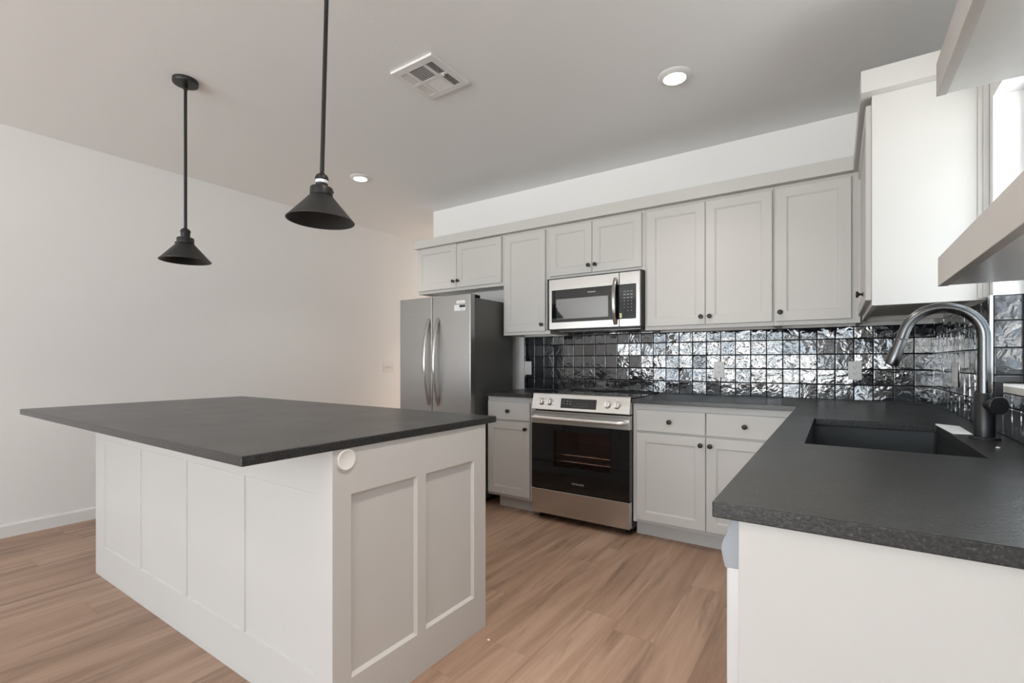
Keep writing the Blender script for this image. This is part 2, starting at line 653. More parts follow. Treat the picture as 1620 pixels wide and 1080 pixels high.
# unseen window added behind the camera to fill left wall and ceiling
wd = tag(thing('window_2', None, None, (0.1, (sw0 + sw1) / 2, sz0)), kind='structure')
mb = MB()
for i in range(3):
    yy = sw0 + (sw1 - sw0) * i / 2
    mb.box(0.08, 0.15, max(sw0, yy - 0.03), min(sw1, yy + 0.03), sz0, sz1)
mb.box(0.08, 0.15, sw0, sw1, sz0, sz0 + 0.05)
mb.box(0.08, 0.15, sw0, sw1, sz1 - 0.05, sz1)
mb.build('window_frame', M['vinyl'], wd)
mb = MB()
mb.box(0.112, 0.117, sw0 + 0.01, sw1 - 0.01, sz0 + 0.01, sz1 - 0.01)
mb.build('pane', M['glass'], wd)

# window over the sink: vinyl frame, pane, sill
wd = tag(thing('window_1', None, None, (0.1, (y0 + y1) / 2, z0)), kind='structure')
mb = MB()
fw_ = 0.045
mb.box(0.080, 0.150, y0, y0 + fw_, z0, z1)
mb.box(0.080, 0.150, y1 - fw_, y1, z0, z1)
mb.box(0.080, 0.150, y0 + fw_, y1 - fw_, z1 - fw_, z1)
mb.box(0.080, 0.150, y0 + fw_, y1 - fw_, z0, z0 + fw_)
mb.box(0.088, 0.142, y0 + fw_, y1 - fw_, (z0 + z1) / 2 - 0.022, (z0 + z1) / 2 + 0.022)
mb.build('window_frame', M['vinyl'], wd, bevel=0.003)
mb = MB()
mb.box(0.112, 0.117, y0 + 0.03, y1 - 0.03, z0 + 0.03, z1 - 0.03)
mb.build('pane', M['dimmed_glass'], wd)
mb = MB()
mb.box(-0.014, RW, y0, y1, z0 - 0.0235, z0)
mb.build('window_sill', M['sill'], wd, bevel=0.003)
# painted reveal boards above the tiled part of the jambs
mb = MB()
mb.box(0.0, 0.080, y1 - 0.006, y1, 1.397, z1)
mb.box(0.0, 0.080, y0, y0 + 0.006, 1.397, z1)
mb.box(0.0, 0.080, y0 + 0.006, y1 - 0.006, z1 - 0.006, z1)
mb.build('window_reveal', M['window_paint'], wd)

# baseboard on the left wall
mb = MB()
mb.prism([(LEFT, 0.0), (LEFT + 0.014, 0.0), (LEFT + 0.014, 0.076), (LEFT + 0.008, 0.086), (LEFT, 0.088)], 'y', REAR, 3.08)
struct('baseboard_left', mb, M['trim'])

# ------------------------------------------------------------------ cabinets
KNOB = [(0.0095, 0.0), (0.0095, 0.002), (0.0055, 0.004), (0.005, 0.012), (0.0075, 0.016), (0.0135, 0.019), (0.015, 0.022), (0.0145, 0.026), (0.0115, 0.028)]


class Run:
    """maps (a along the run, d outward from wall, z) to the world"""

    def __init__(self, kind):
        self.kind = kind

    def p(self, a, d, z):
        return Vector((a, -d, z)) if self.kind == 'back' else Vector((-d, -a, z))

    def axis(self):
        return Vector((0, -1, 0)) if self.kind == 'back' else Vector((-1, 0, 0))

    def box(self, mb, a0, a1, d0, d1, z0, z1):
        p = self.p(a0, d0, z0)
        q = self.p(a1, d1, z1)
        mb.box(min(p.x, q.x), max(p.x, q.x), min(p.y, q.y), max(p.y, q.y), z0, z1)


BACK = Run('back')
RIGHT = Run('right')


def shaker(run, a0, a1, d, z0, z1, rail=0.057, th=0.019, rec=0.008, sl=0.009):
    """recessed-panel door: chamfered slab, stepped sticking, flat recessed panel"""
    mb = MB()
    P = run.p

    def ring(i, dd):
        return [P(a0 + i, dd, z0 + i), P(a1 - i, dd, z0 + i), P(a1 - i, dd, z1 - i), P(a0 + i, dd, z1 - i)]
    c = 0.0025
    mb.rings([ring(0, d), ring(0, d + th - c), ring(c, d + th), ring(rail, d + th), ring(rail + 0.0015, d + th - 0.003),
              ring(rail + sl * 0.6, d + th - 0.0035), ring(rail + sl, d + th - rec)])
    return mb


def slab(run, a0, a1, d, z0, z1, th=0.019):
    mb = MB()
    P = run.p

    def ring(i, dd):
        return [P(a0 + i, dd, z0 + i), P(a1 - i, dd, z0 + i), P(a1 - i, dd, z1 - i), P(a0 + i, dd, z1 - i)]
    c = 0.004
    mb.rings([ring(0, d), ring(0, d + th - c), ring(c * 0.4, d + th - c * 0.3), ring(c, d + th)])
    return mb


def add_knob(run, a, d, z, parent):
    mb = MB()
    mb.lathe(KNOB, rot_to(run.axis(), run.p(a, d, z)), 20)
    return mb.build('knob', M['knob_black'], parent, smooth=True)


def upper_cabinet(run, a0, a1, z0, z1, depth, doors, label, name='wall_cabinet', group='white wall cabinets', lip=0.022, end_panels=True):
    """doors: (a0, a1, z0, z1, knob_a, knob_z)"""
    root = thing(name, label, 'cabinet', run.p((a0 + a1) / 2, depth / 2, z0), group)
    mb = MB()
    run.box(mb, a0, a0 + 0.016, 0.002, depth - 0.019, z0, z1)
    run.box(mb, a1 - 0.016, a1, 0.002, depth - 0.019, z0, z1)
    run.box(mb, a0 + 0.016, a1 - 0.016, 0.002, depth - 0.019, z0 + lip, z0 + lip + 0.012)
    run.box(mb, a0 + 0.016, a1 - 0.016, 0.002, depth - 0.019, z1 - 0.014, z1)
    run.box(mb, a0 + 0.016, a1 - 0.016, 0.002, 0.008, z0 + lip + 0.012, z1 - 0.014)
    mb.build('carcass', M['cab'], root)
    mb = MB()
    run.box(mb, a0, a1, depth - 0.019, depth, z0, z1)
    mb.build('face_frame', M['cab'], root, bevel=0.001)
    for (b0, b1, w0, w1, ka, kz) in doors:
        dd = shaker(run, b0, b1, depth + 0.0006, w0, w1).build('door', M['cab'], root)
        add_knob(run, ka, depth + 0.0196, kz, dd)
    return root


def base_cabinet(run, a0, a1, depth, z1, doors, drawers, label, group='white base cabinets', toe=0.0992, toe_d=0.5235, toe_a0=None, toe_a1=None):
    root = thing('base_cabinet', label, 'cabinet', run.p((a0 + a1) / 2, depth / 2, 0), group)
    mb = MB()
    run.box(mb, a0, a1, 0.004, depth - 0.019, toe, z1)
    mb.build('carcass', M['cab'], root)
    mb = MB()
    run.box(mb, a0, a1, depth - 0.019, depth, toe, z1)
    mb.build('face_frame', M['cab'], root, bevel=0.001)
    mb = MB()
    run.box(mb, toe_a0 if toe_a0 is not None else a0, toe_a1 if toe_a1 is not None else a1, toe_d - 0.03, toe_d, 0.0, toe)
    mb.build('toe_kick', M['cab'], root)
    for (b0, b1, w0, w1, ka, kz) in doors:
        dd = shaker(run, b0, b1, depth + 0.0006, w0, w1).build('door', M['cab'], root)
        add_knob(run, ka, depth + 0.0196, kz, dd)
    for (b0, b1, w0, w1, ka, kz) in drawers:
        dd = slab(run, b0, b1, depth + 0.0006, w0, w1).build('drawer', M['cab'], root)
        add_knob(run, ka, depth + 0.0196, kz, dd)
    return root


UD = 0.315
UB, UT = 1.3807, 2.2600
DB, DT = 1.406, 2.222
upper_cabinet(BACK, -3.851, -2.836, 1.810, UT, UD,
              [(-3.843, -3.353, 1.836, 2.240, -3.382, 1.895), (-3.349, -2.848, 1.836, 2.232, -3.326, 1.895)],
              'wide short two-door white cabinet above the refrigerator')
upper_cabinet(BACK, -2.835, -2.377, UB, UT, UD,
              [(-2.813, -2.415, DB, DT, -2.443, 1.458)],
              'narrow tall single-door white cabinet between refrigerator and microwave')
upper_cabinet(BACK, -2.376, -1.601, 1.812, UT, UD,
              [(-2.372, -2.0065, 1.838, 2.226, -2.029, 1.891), (-2.0035, -1.620, 1.838, 2.226, -1.974, 1.891)],
              'short two-door white cabinet right above the microwave')
upper_cabinet(BACK, -1.600, -0.787, UB, UT, UD,
              [(-1.582, -1.1895, DB, DT, -1.213, 1.458), (-1.1865, -0.795, DB, DT, -1.159, 1.458)],
              'tall two-door white cabinet on back wall right of the microwave')
upper_cabinet(BACK, -0.786, -0.352, UB, UT, UD,
              [(-0.775, -0.394, DB, DT, -0.751, 1.461)],
              'tall single-door white cabinet at the corner end of back wall')
# right wall upper cabinet, seen from its plain end
RU = -1.250
rc = upper_cabinet(RIGHT, 0.338, -RU - 0.008, 1.387, UT, 0.345,
                   [(0.40, -RU - 0.020, 1.412, 2.215, 1.02, 1.462)],
                   'white cabinet on window wall showing its large plain end panel')
mb = MB()
mb.box(-0.345, -0.001, RU, RU + 0.008, 1.387, UT)
mb.build('end_panel', M['cab'], rc, bevel=0.0012)
mb = MB()
mb.box(-0.030, -0.001, RU - 0.008, RU - 0.0005, 1.392, 2.2400)
mb.box(-0.017, -0.001, RU - 0.016, RU - 0.008, 1.394, 2.2400)
mb.build('scribe_moulding', M['cab'], rc, bevel=0.0015)

# fascia boards along the cabinet tops
mb = MB()
mb.prism([(-0.384, -0.370), (-3.862, -0.370), (-3.862, -0.0005), (-3.852, -0.0005), (-3.852, -0.3155), (-0.384, -0.3155)], 'z', 2.2415, 2.322)
struct('trim_1', mb, M['cab'], bevel=0.0015)
mb = MB()
mb.prism([(-0.383, -0.315), (-0.383, -1.302), (-0.0005, -1.302), (-0.0005, RU - 0.0005), (-0.3455, RU - 0.0005), (-0.3455, -0.315)], 'z', 2.2415, 2.330)
struct('trim_2', mb, M['cab'], bevel=0.0015)

# base cabinets
BD = 0.595
DKZ = [0.706, 0.8443]
DRZ = [0.121, 0.693]
base_cabinet(BACK, -2.790, -2.350, BD, 0.8855,
             [(-2.781, -2.387, DRZ[0], DRZ[1], -2.420, 0.645)],
             [(-2.781, -2.387, DKZ[0], DKZ[1], -2.580, 0.775)],
             'narrow white base cabinet between refrigerator and range', toe_a0=-2.725)
base_cabinet(BACK, -1.586, -0.606, BD, 0.8855,
             [(-1.5575, -1.1275, DRZ[0], DRZ[1], -1.153, 0.647), (-1.1235, -0.693, DRZ[0], DRZ[1], -1.098, 0.647)],
             [(-1.5575, -1.1275, DKZ[0], DKZ[1], -1.342, 0.776), (-1.1235, -0.693, DKZ[0], DKZ[1], -0.908, 0.778)],
             'wide two-door two-drawer white base cabinet right of the range', toe_a1=-0.530)
# sink run (its front faces away from the camera)
base_cabinet(RIGHT, 0.640, 2.150, 0.605, 0.660,
             [(1.20, 1.655, DRZ[0], 0.650, 1.63, 0.60), (1.66, 2.12, DRZ[0], 0.650, 1.69, 0.60)],
             [],
             'white sink base cabinet under the right counter facing the aisle', toe_a0=0.64)
mb = MB()
mb.box(-0.605, -0.586, -2.150, -0.640, 0.661, 0.8855)
mb.box(-0.585, -0.002, -2.150, -2.132, 0.661, 0.8855)
mb.build('sink_apron', M['cab'], bpy.data.objects['base_cabinet.002'], bevel=0.001)

# peninsula end panel
t_ = thing('peninsula_end_panel', 'large plain white panel under the near end of the right counter', 'panel', (-0.3, -2.78, 0))
mb = MB()
mb.box(-0.605, -0.002, -2.790, -2.772, 0.0, 0.8855)
mb.build('panel', M['cab'], t_, bevel=0.0015)

# dishwasher beside it: only the edge of its door and handle shows
dw = thing('dishwasher', 'dishwasher edge with grey pocket handle beside the right counter end panel', 'dishwasher', (-0.3, -2.46, 0))
mb = MB()
mb.box(-0.575, -0.03, -2.765, -2.156, 0.10, 0.872)
mb.build('body', M['dark_plastic'], dw)
mb = MB()
mb.box(-0.6285, -0.576, -2.766, -2.156, 0.105, 0.790)
d_ = mb.build('door', M['dw_steel'], dw, bevel=0.003)
mb = MB()
mb.prism([(-0.576, 0.8750), (-0.618, 0.8755), (-0.622, 0.871), (-0.6375, 0.825), (-0.6375, 0.815), (-0.632, 0.789), (-0.6285, 0.7855), (-0.576, 0.7905)],
         'y', -2.766, -2.156)
mb.build('handle', M['dw_plastic'], dw, bevel=0.002)
mb = MB()
mb.box(-0.53, -0.45, -2.766, -2.156, 0.0, 0.099)
mb.build('toe_kick', M['dark_plastic'], dw)

# ------------------------------------------------------------------ counters
CT0, CT1 = 0.886, 0.914
SX0, SX1, SY0, SY1 = -0.5433, -0.1439, -2.019, -1.250


def rrect(x0, x1, y0, y1, r, seg=4):
    out = []
    for cx, cy, a in ((x1 - r, y1 - r, 0), (x0 + r, y1 - r, 90), (x0 + r, y0 + r, 180), (x1 - r, y0 + r, 270)):
        for i in range(seg + 1):
            t = math.radians(a + 90 * i / seg)
            out.append((cx + r * math.cos(t), cy + r * math.sin(t)))
    return out


def counter_with_hole(outer, hole, name, label):
    bm = bmesh.new()
    for z in (CT0, CT1):
        ov = [bm.verts.new((x, y, z)) for x, y in outer]
        hv = [bm.verts.new((x, y, z)) for x, y in hole]
        es = []
        for L in (ov, hv):
            for i in range(len(L)):
                es.append(bm.edges.new((L[i], L[(i + 1) % len(L)])))
        bmesh.ops.triangle_fill(bm, edges=es, use_beauty=True)
        if z == CT0:
            lo = (ov, hv)
        else:
            for A, B in zip(lo, (ov, hv)):
                for i in range(len(A)):
                    j = (i + 1) % len(A)
                    bm.faces.new((A[i], A[j], B[j], B[i]))
    mb = MB()
    mb.bm.free()
    mb.bm = bm
    return tag(mb.build(name, M['granite'], bevel=0.0022), label, 'countertop')


CFY = -0.6448
counter_with_hole([(-1.582, -0.008), (-1.582, CFY), (-0.645, CFY), (-0.645, -2.806), (-0.002, -2.806), (-0.002, -0.008)],
                  rrect(SX0, SX1, SY0, SY1, 0.006, 3), 'countertop', 'dark L-shaped granite counter running around the sink corner')
mb = MB()
mb.box(-2.800, -2.350, CFY, -0.008, CT0, CT1)
tag(mb.build('countertop', M['granite'], bevel=0.0022), 'small dark granite counter piece between refrigerator and range', 'countertop')

# ------------------------------------------------------------------ sink
sk = thing('sink', 'black rectangular undermount sink set in the right counter', 'sink', (-0.343, -1.635, 0.68))
mb = MB()
bm = mb.bm
e_ = 0.004
R_ = [[(x, y, z) for x, y in rrect(SX0 - g, SX1 + g, SY0 - g, SY1 + g, r, 5)]
      for g, r, z in ((0.024, 0.02, CT0 - 0.0005), (e_, 0.022, CT0 - 0.0005), (e_, 0.022, CT0 - 0.02), (-0.004, 0.022, 0.715), (-0.030, 0.03, 0.688))]
mb.rings(R_, caps=(False, True))
mb.build('basin', M['sink'], sk, smooth=True)
mb = MB()
mb.lathe([(0.044, 0.6885), (0.044, 0.691), (0.034, 0.691), (0.030, 0.6895)], Matrix.Translation((-0.343, -1.60, 0)), 28)
mb.build('drain', M['steel_bright'], sk, smooth=True)

# ------------------------------------------------------------------ faucet
fx, fy = -0.076, -1.600
fa = thing('faucet', 'tall gunmetal gooseneck pull-down kitchen faucet behind the sink', 'faucet', (fx, fy, CT1))
mb = MB()
mb.lathe([(0.038, CT1 + 0.0005), (0.038, CT1 + 0.004), (0.034, CT1 + 0.007), (0.0265, CT1 + 0.008)], Matrix.Translation((fx, fy, 0)), 32)
mb.build('base_flange', M['faucet_dark'], fa, smooth=True)
mb = MB()
mb.lathe([(0.0255, CT1 + 0.008), (0.0255, 1.057), (0.024, 1.059), (0.018, 1.0592)], Matrix.Translation((fx, fy, 0)), 32)
mb.build('body', M['faucet_dark'], fa, smooth=True)
Rn = 0.100
zc = 1.236
pts = [(fx, fy, 1.059), (fx, fy, 1.12), (fx, fy, 1.18), (fx, fy, zc)]
for i in range(1, 23):
    t = math.radians(163) * i / 22
    pts.append((fx - Rn + Rn * math.cos(t), fy, zc + Rn * math.sin(t)))
lx, _, lz = pts[-1]
t = math.radians(163)
dx, dz = -math.sin(t), math.cos(t)
pts.append((lx + dx * 0.03, fy, lz + dz * 0.03))
jx, jz = lx + dx * 0.034, lz + dz * 0.034
mb = MB()
mb.tube(pts, 0.0165, 20, up=(0, 1, 0))
mb.build('gooseneck', M['faucet'], fa, smooth=True)
mb = MB()
mb.lathe([(0.0155, -0.003), (0.0172, 0.0), (0.0172, 0.004), (0.0185, 0.05), (0.0192, 0.086), (0.0175, 0.090), (0.012, 0.0905)], rot_to((dx, 0, dz), (jx, fy, jz)), 24)
sh_ = mb.build('spray_head', M['faucet'], fa, smooth=True)
mb = MB()
q = rot_to((dx, 0, dz), (jx, fy, jz))
mb.box(-0.006, 0.006, -0.006, 0.006, -0.03, 0.03, Matrix.Translation((jx + dx * 0.045 - 0.0205, fy, jz + dz * 0.045 - 0.004)) @ Matrix.Rotation(math.radians(16), 4, 'Y') @ Matrix.Diagonal((0.5, 1, 0.8, 1)))
mb.build('spray_button', M['faucet_dark'], sh_, bevel=0.0015)
# side lever on a short barrel pointing into the room
hd = Vector((0.42, -0.91, 0)).normalized()
hc = Vector((fx, fy, 1.024))
mb = MB()
mb.lathe([(0.019, 0.0), (0.019, 0.040), (0.0265, 0.044), (0.0275, 0.050), (0.0275, 0.056), (0.025, 0.059)], rot_to(hd, hc), 28)
hl = mb.build('handle', M['faucet_dark'], fa, smooth=True)
mb = MB()
side = Vector((0.91, 0.42, 0)).normalized()
o_ = hc + hd * 0.052
for_ = [o_ + side * s * 0.0115 + hd * k * 0.0045 for s, k in ((-1, -1), (1, -1), (1, 1), (-1, 1))]
mb.rings([[Vector((p.x, p.y, 1.020)) for p in for_], [Vector((p.x, p.y, 1.098)) for p in for_]])
mb.build('lever', M['faucet_dark'], hl, bevel=0.0015)

# white card lying beside the faucet
mb = MB()
mb.prism([(-0.148, -1.262), (-0.143, -1.205), (-0.080, -1.250), (-0.086, -1.510), (-0.139, -1.525)], 'z', CT1 + 0.0004, CT1 + 0.0012)
tag(mb.build('paper_sheet', M['paper']), 'white paper sheet lying on counter between sink and faucet', 'paper')
mb = MB()
mb.lathe([(0.004, 0), (0.0055, 0.002), (0.003, 0.004)], Matrix.Translation((-0.087, -1.811, CT1 + 0.0002)), 8)
tag(mb.build('plaster_crumb', M['plaster_chip']), 'tiny white plaster crumb on the counter right of the faucet', 'debris')
mb = MB()
mb.prism([(-1.671, -2.098), (-1.664, -2.103), (-1.658, -2.096), (-1.666, -2.091)], 'z', 0.0003, 0.003)
tag(mb.build('paint_chip', M['plaster_chip']), 'tiny white paint chip on floor near the island end', 'debris')

# ------------------------------------------------------------------ tiled backsplash
PT = 0.0973


def tile_patch(mb, P, a0, a1, z0, z1, ax=0.0, az=0.914, th=0.007):
    """hand-made tiles: each a pillowed, slightly tilted grid of faces; P(a, d, z) maps to the world"""
    bm = mb.bm
    i0 = math.floor((a0 - ax) / PT + 1e-6)
    i1 = math.ceil((a1 - ax) / PT - 1e-6)
    k0 = math.floor((z0 - az) / PT + 1e-6)
    k1 = math.ceil((z1 - az) / PT - 1e-6)
    g = 0.0011
    for i in range(i0, i1):
        for k in range(k0, k1):
            u0 = max(a0, ax + i * PT) + g
            u1 = min(a1, ax + (i + 1) * PT) - g
            w0 = max(z0, az + k * PT) + g
            w1 = min(z1, az + (k + 1) * PT) - g
            if u1 - u0 < 0.004 or w1 - w0 < 0.004:
                continue
            tx = random.gauss(0, 0.026)
            tz = random.gauss(0, 0.020)
            dd = random.uniform(-0.0005, 0.0005)
            sd = random.uniform(0, 100)
            prof = ((0.0, -0.0045), (0.0007, -0.0008), (0.0017, -0.0002), (0.0030, -0.00003), (0.0050, 0.0), (0.0075, 0.0))

            def stops(lo, hi):
                ins = [q[0] for q in prof if q[0] < (hi - lo) * 0.45]
                a = lo + ins[-1]
                b = hi - ins[-1]
                return [lo + q for q in ins] + [a + (b - a) * q / 4 for q in (1, 2, 3)] + [hi - q for q in reversed(ins)]
            us = stops(u0, u1)
            ws = stops(w0, w1)
            cu, cw = (u0 + u1) / 2, (w0 + w1) / 2
            V = []
            for u in us:
                row = []
                for w in ws:
                    ed = min(u - u0, u1 - u, w - w0, w1 - w)
                    dep = th + dd + (u - cu) * tx + (w - cw) * tz
                    for q, h in prof:
                        if ed < q + 1e-7:
                            dep += h
                            break
                    row.append(bm.verts.new(P(u, max(dep, 0.0012), w)))
                V.append(row)
            for a in range(len(us) - 1):
                for b in range(len(ws) - 1):
                    bm.faces.new((V[a][b], V[a + 1][b], V[a + 1][b + 1], V[a][b + 1]))


def grout_plate(parent, boxes):
    mb = MB()
    for b in boxes:
        mb.box(*b)
    mb.build('grout', M['grout'], parent)


def smooth_tiles(mb, parent):
    o = mb.build('tiles', M['tile'], parent, smooth=True)
    return o


tb = thing('tile_backsplash', 'black glazed square tile backsplash along the back wall behind the range', 'backsplash', (-1.4, 0, 0.914), 'black tile backsplashes')
mb = MB()
tile_patch(mb, lambda a, d, z: (a, -d, z), -2.823, -0.001, 0.915, 1.3800, ax=-1.640)
tile_patch(mb, lambda a, d, z: (a, -d, z), -2.375, -1.602, 1.3805, 1.4065, ax=-1.640)
smooth_tiles(mb, tb)
grout_plate(tb, [(-2.823, -0.001, -0.004, -0.0004, 0.915, 1.3800), (-2.375, -1.602, -0.004, -0.0004, 1.3805, 1.4065)])

tb2 = thing('tile_backsplash', 'black glazed square tile backsplash on the window wall beside the faucet', 'backsplash', (0, -1.4, 0.914), 'black tile backsplashes')
mb = MB()
pr = lambda a, d, z: (-d, -a, z)
tile_patch(mb, pr, 0.009, 1.2505, 0.915, 1.3850, ax=0.009)
tile_patch(mb, pr, 1.2505, 1.302, 0.915, 1.3950, ax=0.009)
tile_patch(mb, pr, 1.302, 2.79, 0.915, 1.0560, ax=0.009)
tile_patch(mb, pr, 1.973, 2.79, 1.0575, 1.3950, ax=0.009)
smooth_tiles(mb, tb2)
# tiled part of the window jambs
jamb = bpy.data.objects['window_1']
for yj, sg in ((-1.305, -1), (-1.970, 1)):
    mb = MB()
    tile_patch(mb, lambda a, d, z: (a, yj + sg * d, z), 0.002, 0.0785, 1.0825, 1.3955, ax=0.002, az=1.0135)
    mb.build('jamb_tiles', M['tile'], jamb, smooth=True)
    mb = MB()
    mb.box(0.002, 0.0785, min(yj + sg * 0.0002, yj + sg * 0.004), max(yj + sg * 0.0002, yj + sg * 0.004), 1.0825, 1.3955)
    mb.build('jamb_grout', M['grout'], jamb)
    mb = MB()
    mb.box(0.0016, 0.0785, min(yj + sg * 0.0002, yj + sg * 0.0082), max(yj + sg * 0.0002, yj + sg * 0.0082), 1.3957, 1.3968)
    mb.build('edge_trim', M['tile_edge'], jamb)
grout_plate(tb2, [(-0.004, -0.0004, -1.302, -0.009, 0.915, 1.384), (-0.004, -0.0004, -2.79, -1.302, 0.915, 1.056),
                  (-0.004, -0.0004, -2.79, -1.973, 1.0575, 1.395)])
mb = MB()
mb.box(-0.009, -0.0003, -1.3132, -1.3025, 1.058, 1.3968)
mb.build('edge_trim', M['tile_edge'], tb2)
mb = MB()
mb.box(-0.009, -0.0003, -1.9725, -1.9618, 1.058, 1.3968)
mb.build('edge_trim', M['tile_edge'], tb2)

# ------------------------------------------------------------------ outlets and switches


def duplex(mtx, label, name='wall_outlet', group='white duplex outlets'):
    root = thing(name, label, 'outlet', mtx.translation, group)
    mb = MB()
    w, h = 0.035, 0.0575
    mb.box(-w, w, -h, h, 0, 0.005, mtx)
    mb.build('cover_plate', M['plate'], root, bevel=0.002)
    for s in (-1, 1):
        mb = MB()
        mb.rings([[mtx @ Vector((x, y + s * 0.0195, z)) for x, y in rrect(-0.0165, 0.0165, -0.014, 0.014, 0.010, 4)] for z in (0.005, 0.0068)])
        rc_ = mb.build('receptacle', M['plate'], root)
        mb = MB()
        for xs in (-0.0065, 0.0065):
            mb.box(xs - 0.0012, xs + 0.0012, s * 0.0195 - 0.0015, s * 0.0195 + 0.0075, 0.0068, 0.0072, mtx)
        mb.box(-0.002, 0.002, s * 0.0195 - 0.0095, s * 0.0195 - 0.0055, 0.0068, 0.0072, mtx)
        mb.build('slots', M['slot'], rc_)
    return root


TF = 0.0082
on_back = lambda x, z: Matrix.Translation((x, -TF, z)) @ FACE_BACK
on_right = lambda y, z: Matrix.Translation((-TF, y, z)) @ Matrix(((0, 0, -1, 0), (-1, 0, 0, 0), (0, 1, 0, 0), (0, 0, 0, 1)))
on_left = lambda y, z: Matrix.Translation((LEFT, y, z)) @ Matrix(((0, 0, 1, 0), (1, 0, 0, 0), (0, 1, 0, 0), (0, 0, 0, 1)))
duplex(on_back(-0.370, 1.1025), 'white duplex outlet on black tile left of the faucet')
duplex(on_back(-1.164, 1.101), 'white duplex outlet on black tile midway under tall two-door cabinet')
sw = thing('cover_plate', 'blank white cover plate on black tile next to the refrigerator', 'cover plate', (-2.787, -TF, 1.10))
mb = MB()
mb.box(-0.036, 0.036, -0.060, 0.060, 0, 0.004, on_back(-2.780, 1.10))
mb.build('plate', M['plate'], sw, bevel=0.002)
sw = thing('light_switch', 'white rocker switch on the window wall tile behind the faucet', 'switch', (-TF, -0.70, 1.10))
mb = MB()
mq = on_right(-0.708, 1.098)
mb.box(-0.058, 0.058, -0.0575, 0.0575, 0, 0.005, mq)
mb.build('cover_plate', M['plate'], sw, bevel=0.002)
for s in (-0.023, 0.023):
    mb = MB()
    mb.box(s - 0.0165, s + 0.0165, -0.033, 0.033, 0.005, 0.0085, mq)
    mb.build('rocker', M['plate'], sw, bevel=0.0015)
sw = thing('light_switch', 'white triple toggle switch plate on left wall beside the refrigerator', 'switch', (LEFT, 0.334, 1.09))
mq = on_left(0.334, 1.09)
mb = MB()
mb.box(-0.082, 0.082, -0.0575, 0.0575, 0, 0.005, mq)
mb.build('cover_plate', M['plate'], sw, bevel=0.0025)
for s in (-0.046, 0, 0.046):
    mb = MB()
    mb.box(s - 0.005, s + 0.005, -0.010, 0.012, 0.005, 0.014, mq)
    mb.build('toggle', M['plate'], sw, bevel=0.002)

# ------------------------------------------------------------------ kitchen island
IX0, IX1, IY0, IY1 = -3.960, -1.735, -3.064, -1.944
BX0, BX1, BY0, BY1 = -3.835, -1.741, -2.790, -2.017
isl = thing('kitchen_island', 'large white panelled kitchen island with seating overhang', 'island', ((BX0 + BX1) / 2, (BY0 + BY1) / 2, 0))
mb = MB()
mb.box(BX0 + 0.02, BX1 - 0.02, BY0 + 0.02, BY1 - 0.02, 0.0, CT0 - 0.0005)
mb.build('carcass', M['cab'], isl)


def framed_panel(P, a0, a1, z0, z1, wins, th, rec, sl):
    """flat board with recessed windows (sloped inner edges). P(a,d,z); d = outward. wins share z range"""
    mb = MB()
    bm = mb.bm
    wz0, wz1 = wins[0][2], wins[0][3]
    # back and sides
    as_ = [a0]
    for w in wins:
        as_ += [w[0], w[1]]
    as_.append(a1)
    zs = [z0, wz0, wz1, z1]
    grid = [[bm.verts.new(P(a, th, z)) for z in zs] for a in as_]
    for i in range(len(as_) - 1):
        for k in range(3):
            if k == 1 and i % 2 == 1:
                q = [grid[i][1], grid[i + 1][1], grid[i + 1][2], grid[i][2]]
                a_, b_ = as_[i], as_[i + 1]
                inn = [bm.verts.new(P(a_ + sl, th - rec, wz0 + sl)), bm.verts.new(P(b_ - sl, th - rec, wz0 + sl)),
                       bm.verts.new(P(b_ - sl, th - rec, wz1 - sl)), bm.verts.new(P(a_ + sl, th - rec, wz1 - sl))]
                for s in range(4):
                    bm.faces.new((q[s], q[(s + 1) % 4], inn[(s + 1) % 4], inn[s]))
                bm.faces.new(inn)
            else:
                bm.faces.new((grid[i][k], grid[i + 1][k], grid[i + 1][k + 1], grid[i][k + 1]))
    # edges and back
    bk = [bm.verts.new(P(a, 0, z)) for a, z in ((a0, z0), (a1, z0), (a1, z1), (a0, z1))]
    bm.faces.new(bk)
    n = len(as_) - 1
    bm.faces.new([grid[i][0] for i in range(n + 1)] + [bk[1], bk[0]])
    bm.faces.new([grid[i][3] for i in range(n + 1)] + [bk[2], bk[3]])
    bm.faces.new([grid[0][k] for k in range(4)] + [bk[3], bk[0]])
    bm.faces.new([grid[n][k] for k in range(4)] + [bk[2], bk[1]])
    return mb


ZT = CT0 - 0.0005
fp = framed_panel(lambda a, d, z: (a, BY0 + 0.0195 - d, z), BX0, BX1 - 0.0195, 0.0, ZT,
                  [(-3.704, -3.2485, 0.166, 0.742), (-3.2215, -2.762, 0.166, 0.742), (-2.736, -2.2875, 0.166, 0.742), (-2.2635, -1.834, 0.166, 0.742)],
                  0.0195, 0.006, 0.004)
fp.build('seating_panel', M['cab'], isl)
ep = framed_panel(lambda a, d, z: (BX1 - 0.0195 + d, a, z), BY0, BY1, 0.0, ZT,
                  [(-2.722, -2.430, 0.155, 0.739), (-2.386, -2.097, 0.155, 0.739)], 0.0195, 0.010, 0.011)
ep.build('end_panel', M['cab'], isl)
mb = MB()
mb.box(BX0, BX0 + 0.0195, BY0 + 0.0005, BY1, 0.0, ZT)
mb.build('end_panel', M['cab'], isl)
# working side of the island (not seen from the photo): plain doors
for i in range(4):
    a0 = BX0 + 0.04 + i * 0.505
    mb = shaker(Run('back'), a0, a0 + 0.49, 0, 0.12, 0.84)
    for v in mb.bm.verts:
        v.co.y = BY1 - 0.0195 + (-v.co.y)
    mb.build('door', M['cab'], isl)
mb = MB()
mb.box(IX0, IX1, IY0, IY1, CT0, CT1)
tag(mb.build('countertop', M['granite'], bevel=0.003), 'large dark granite countertop on the white island', 'countertop')
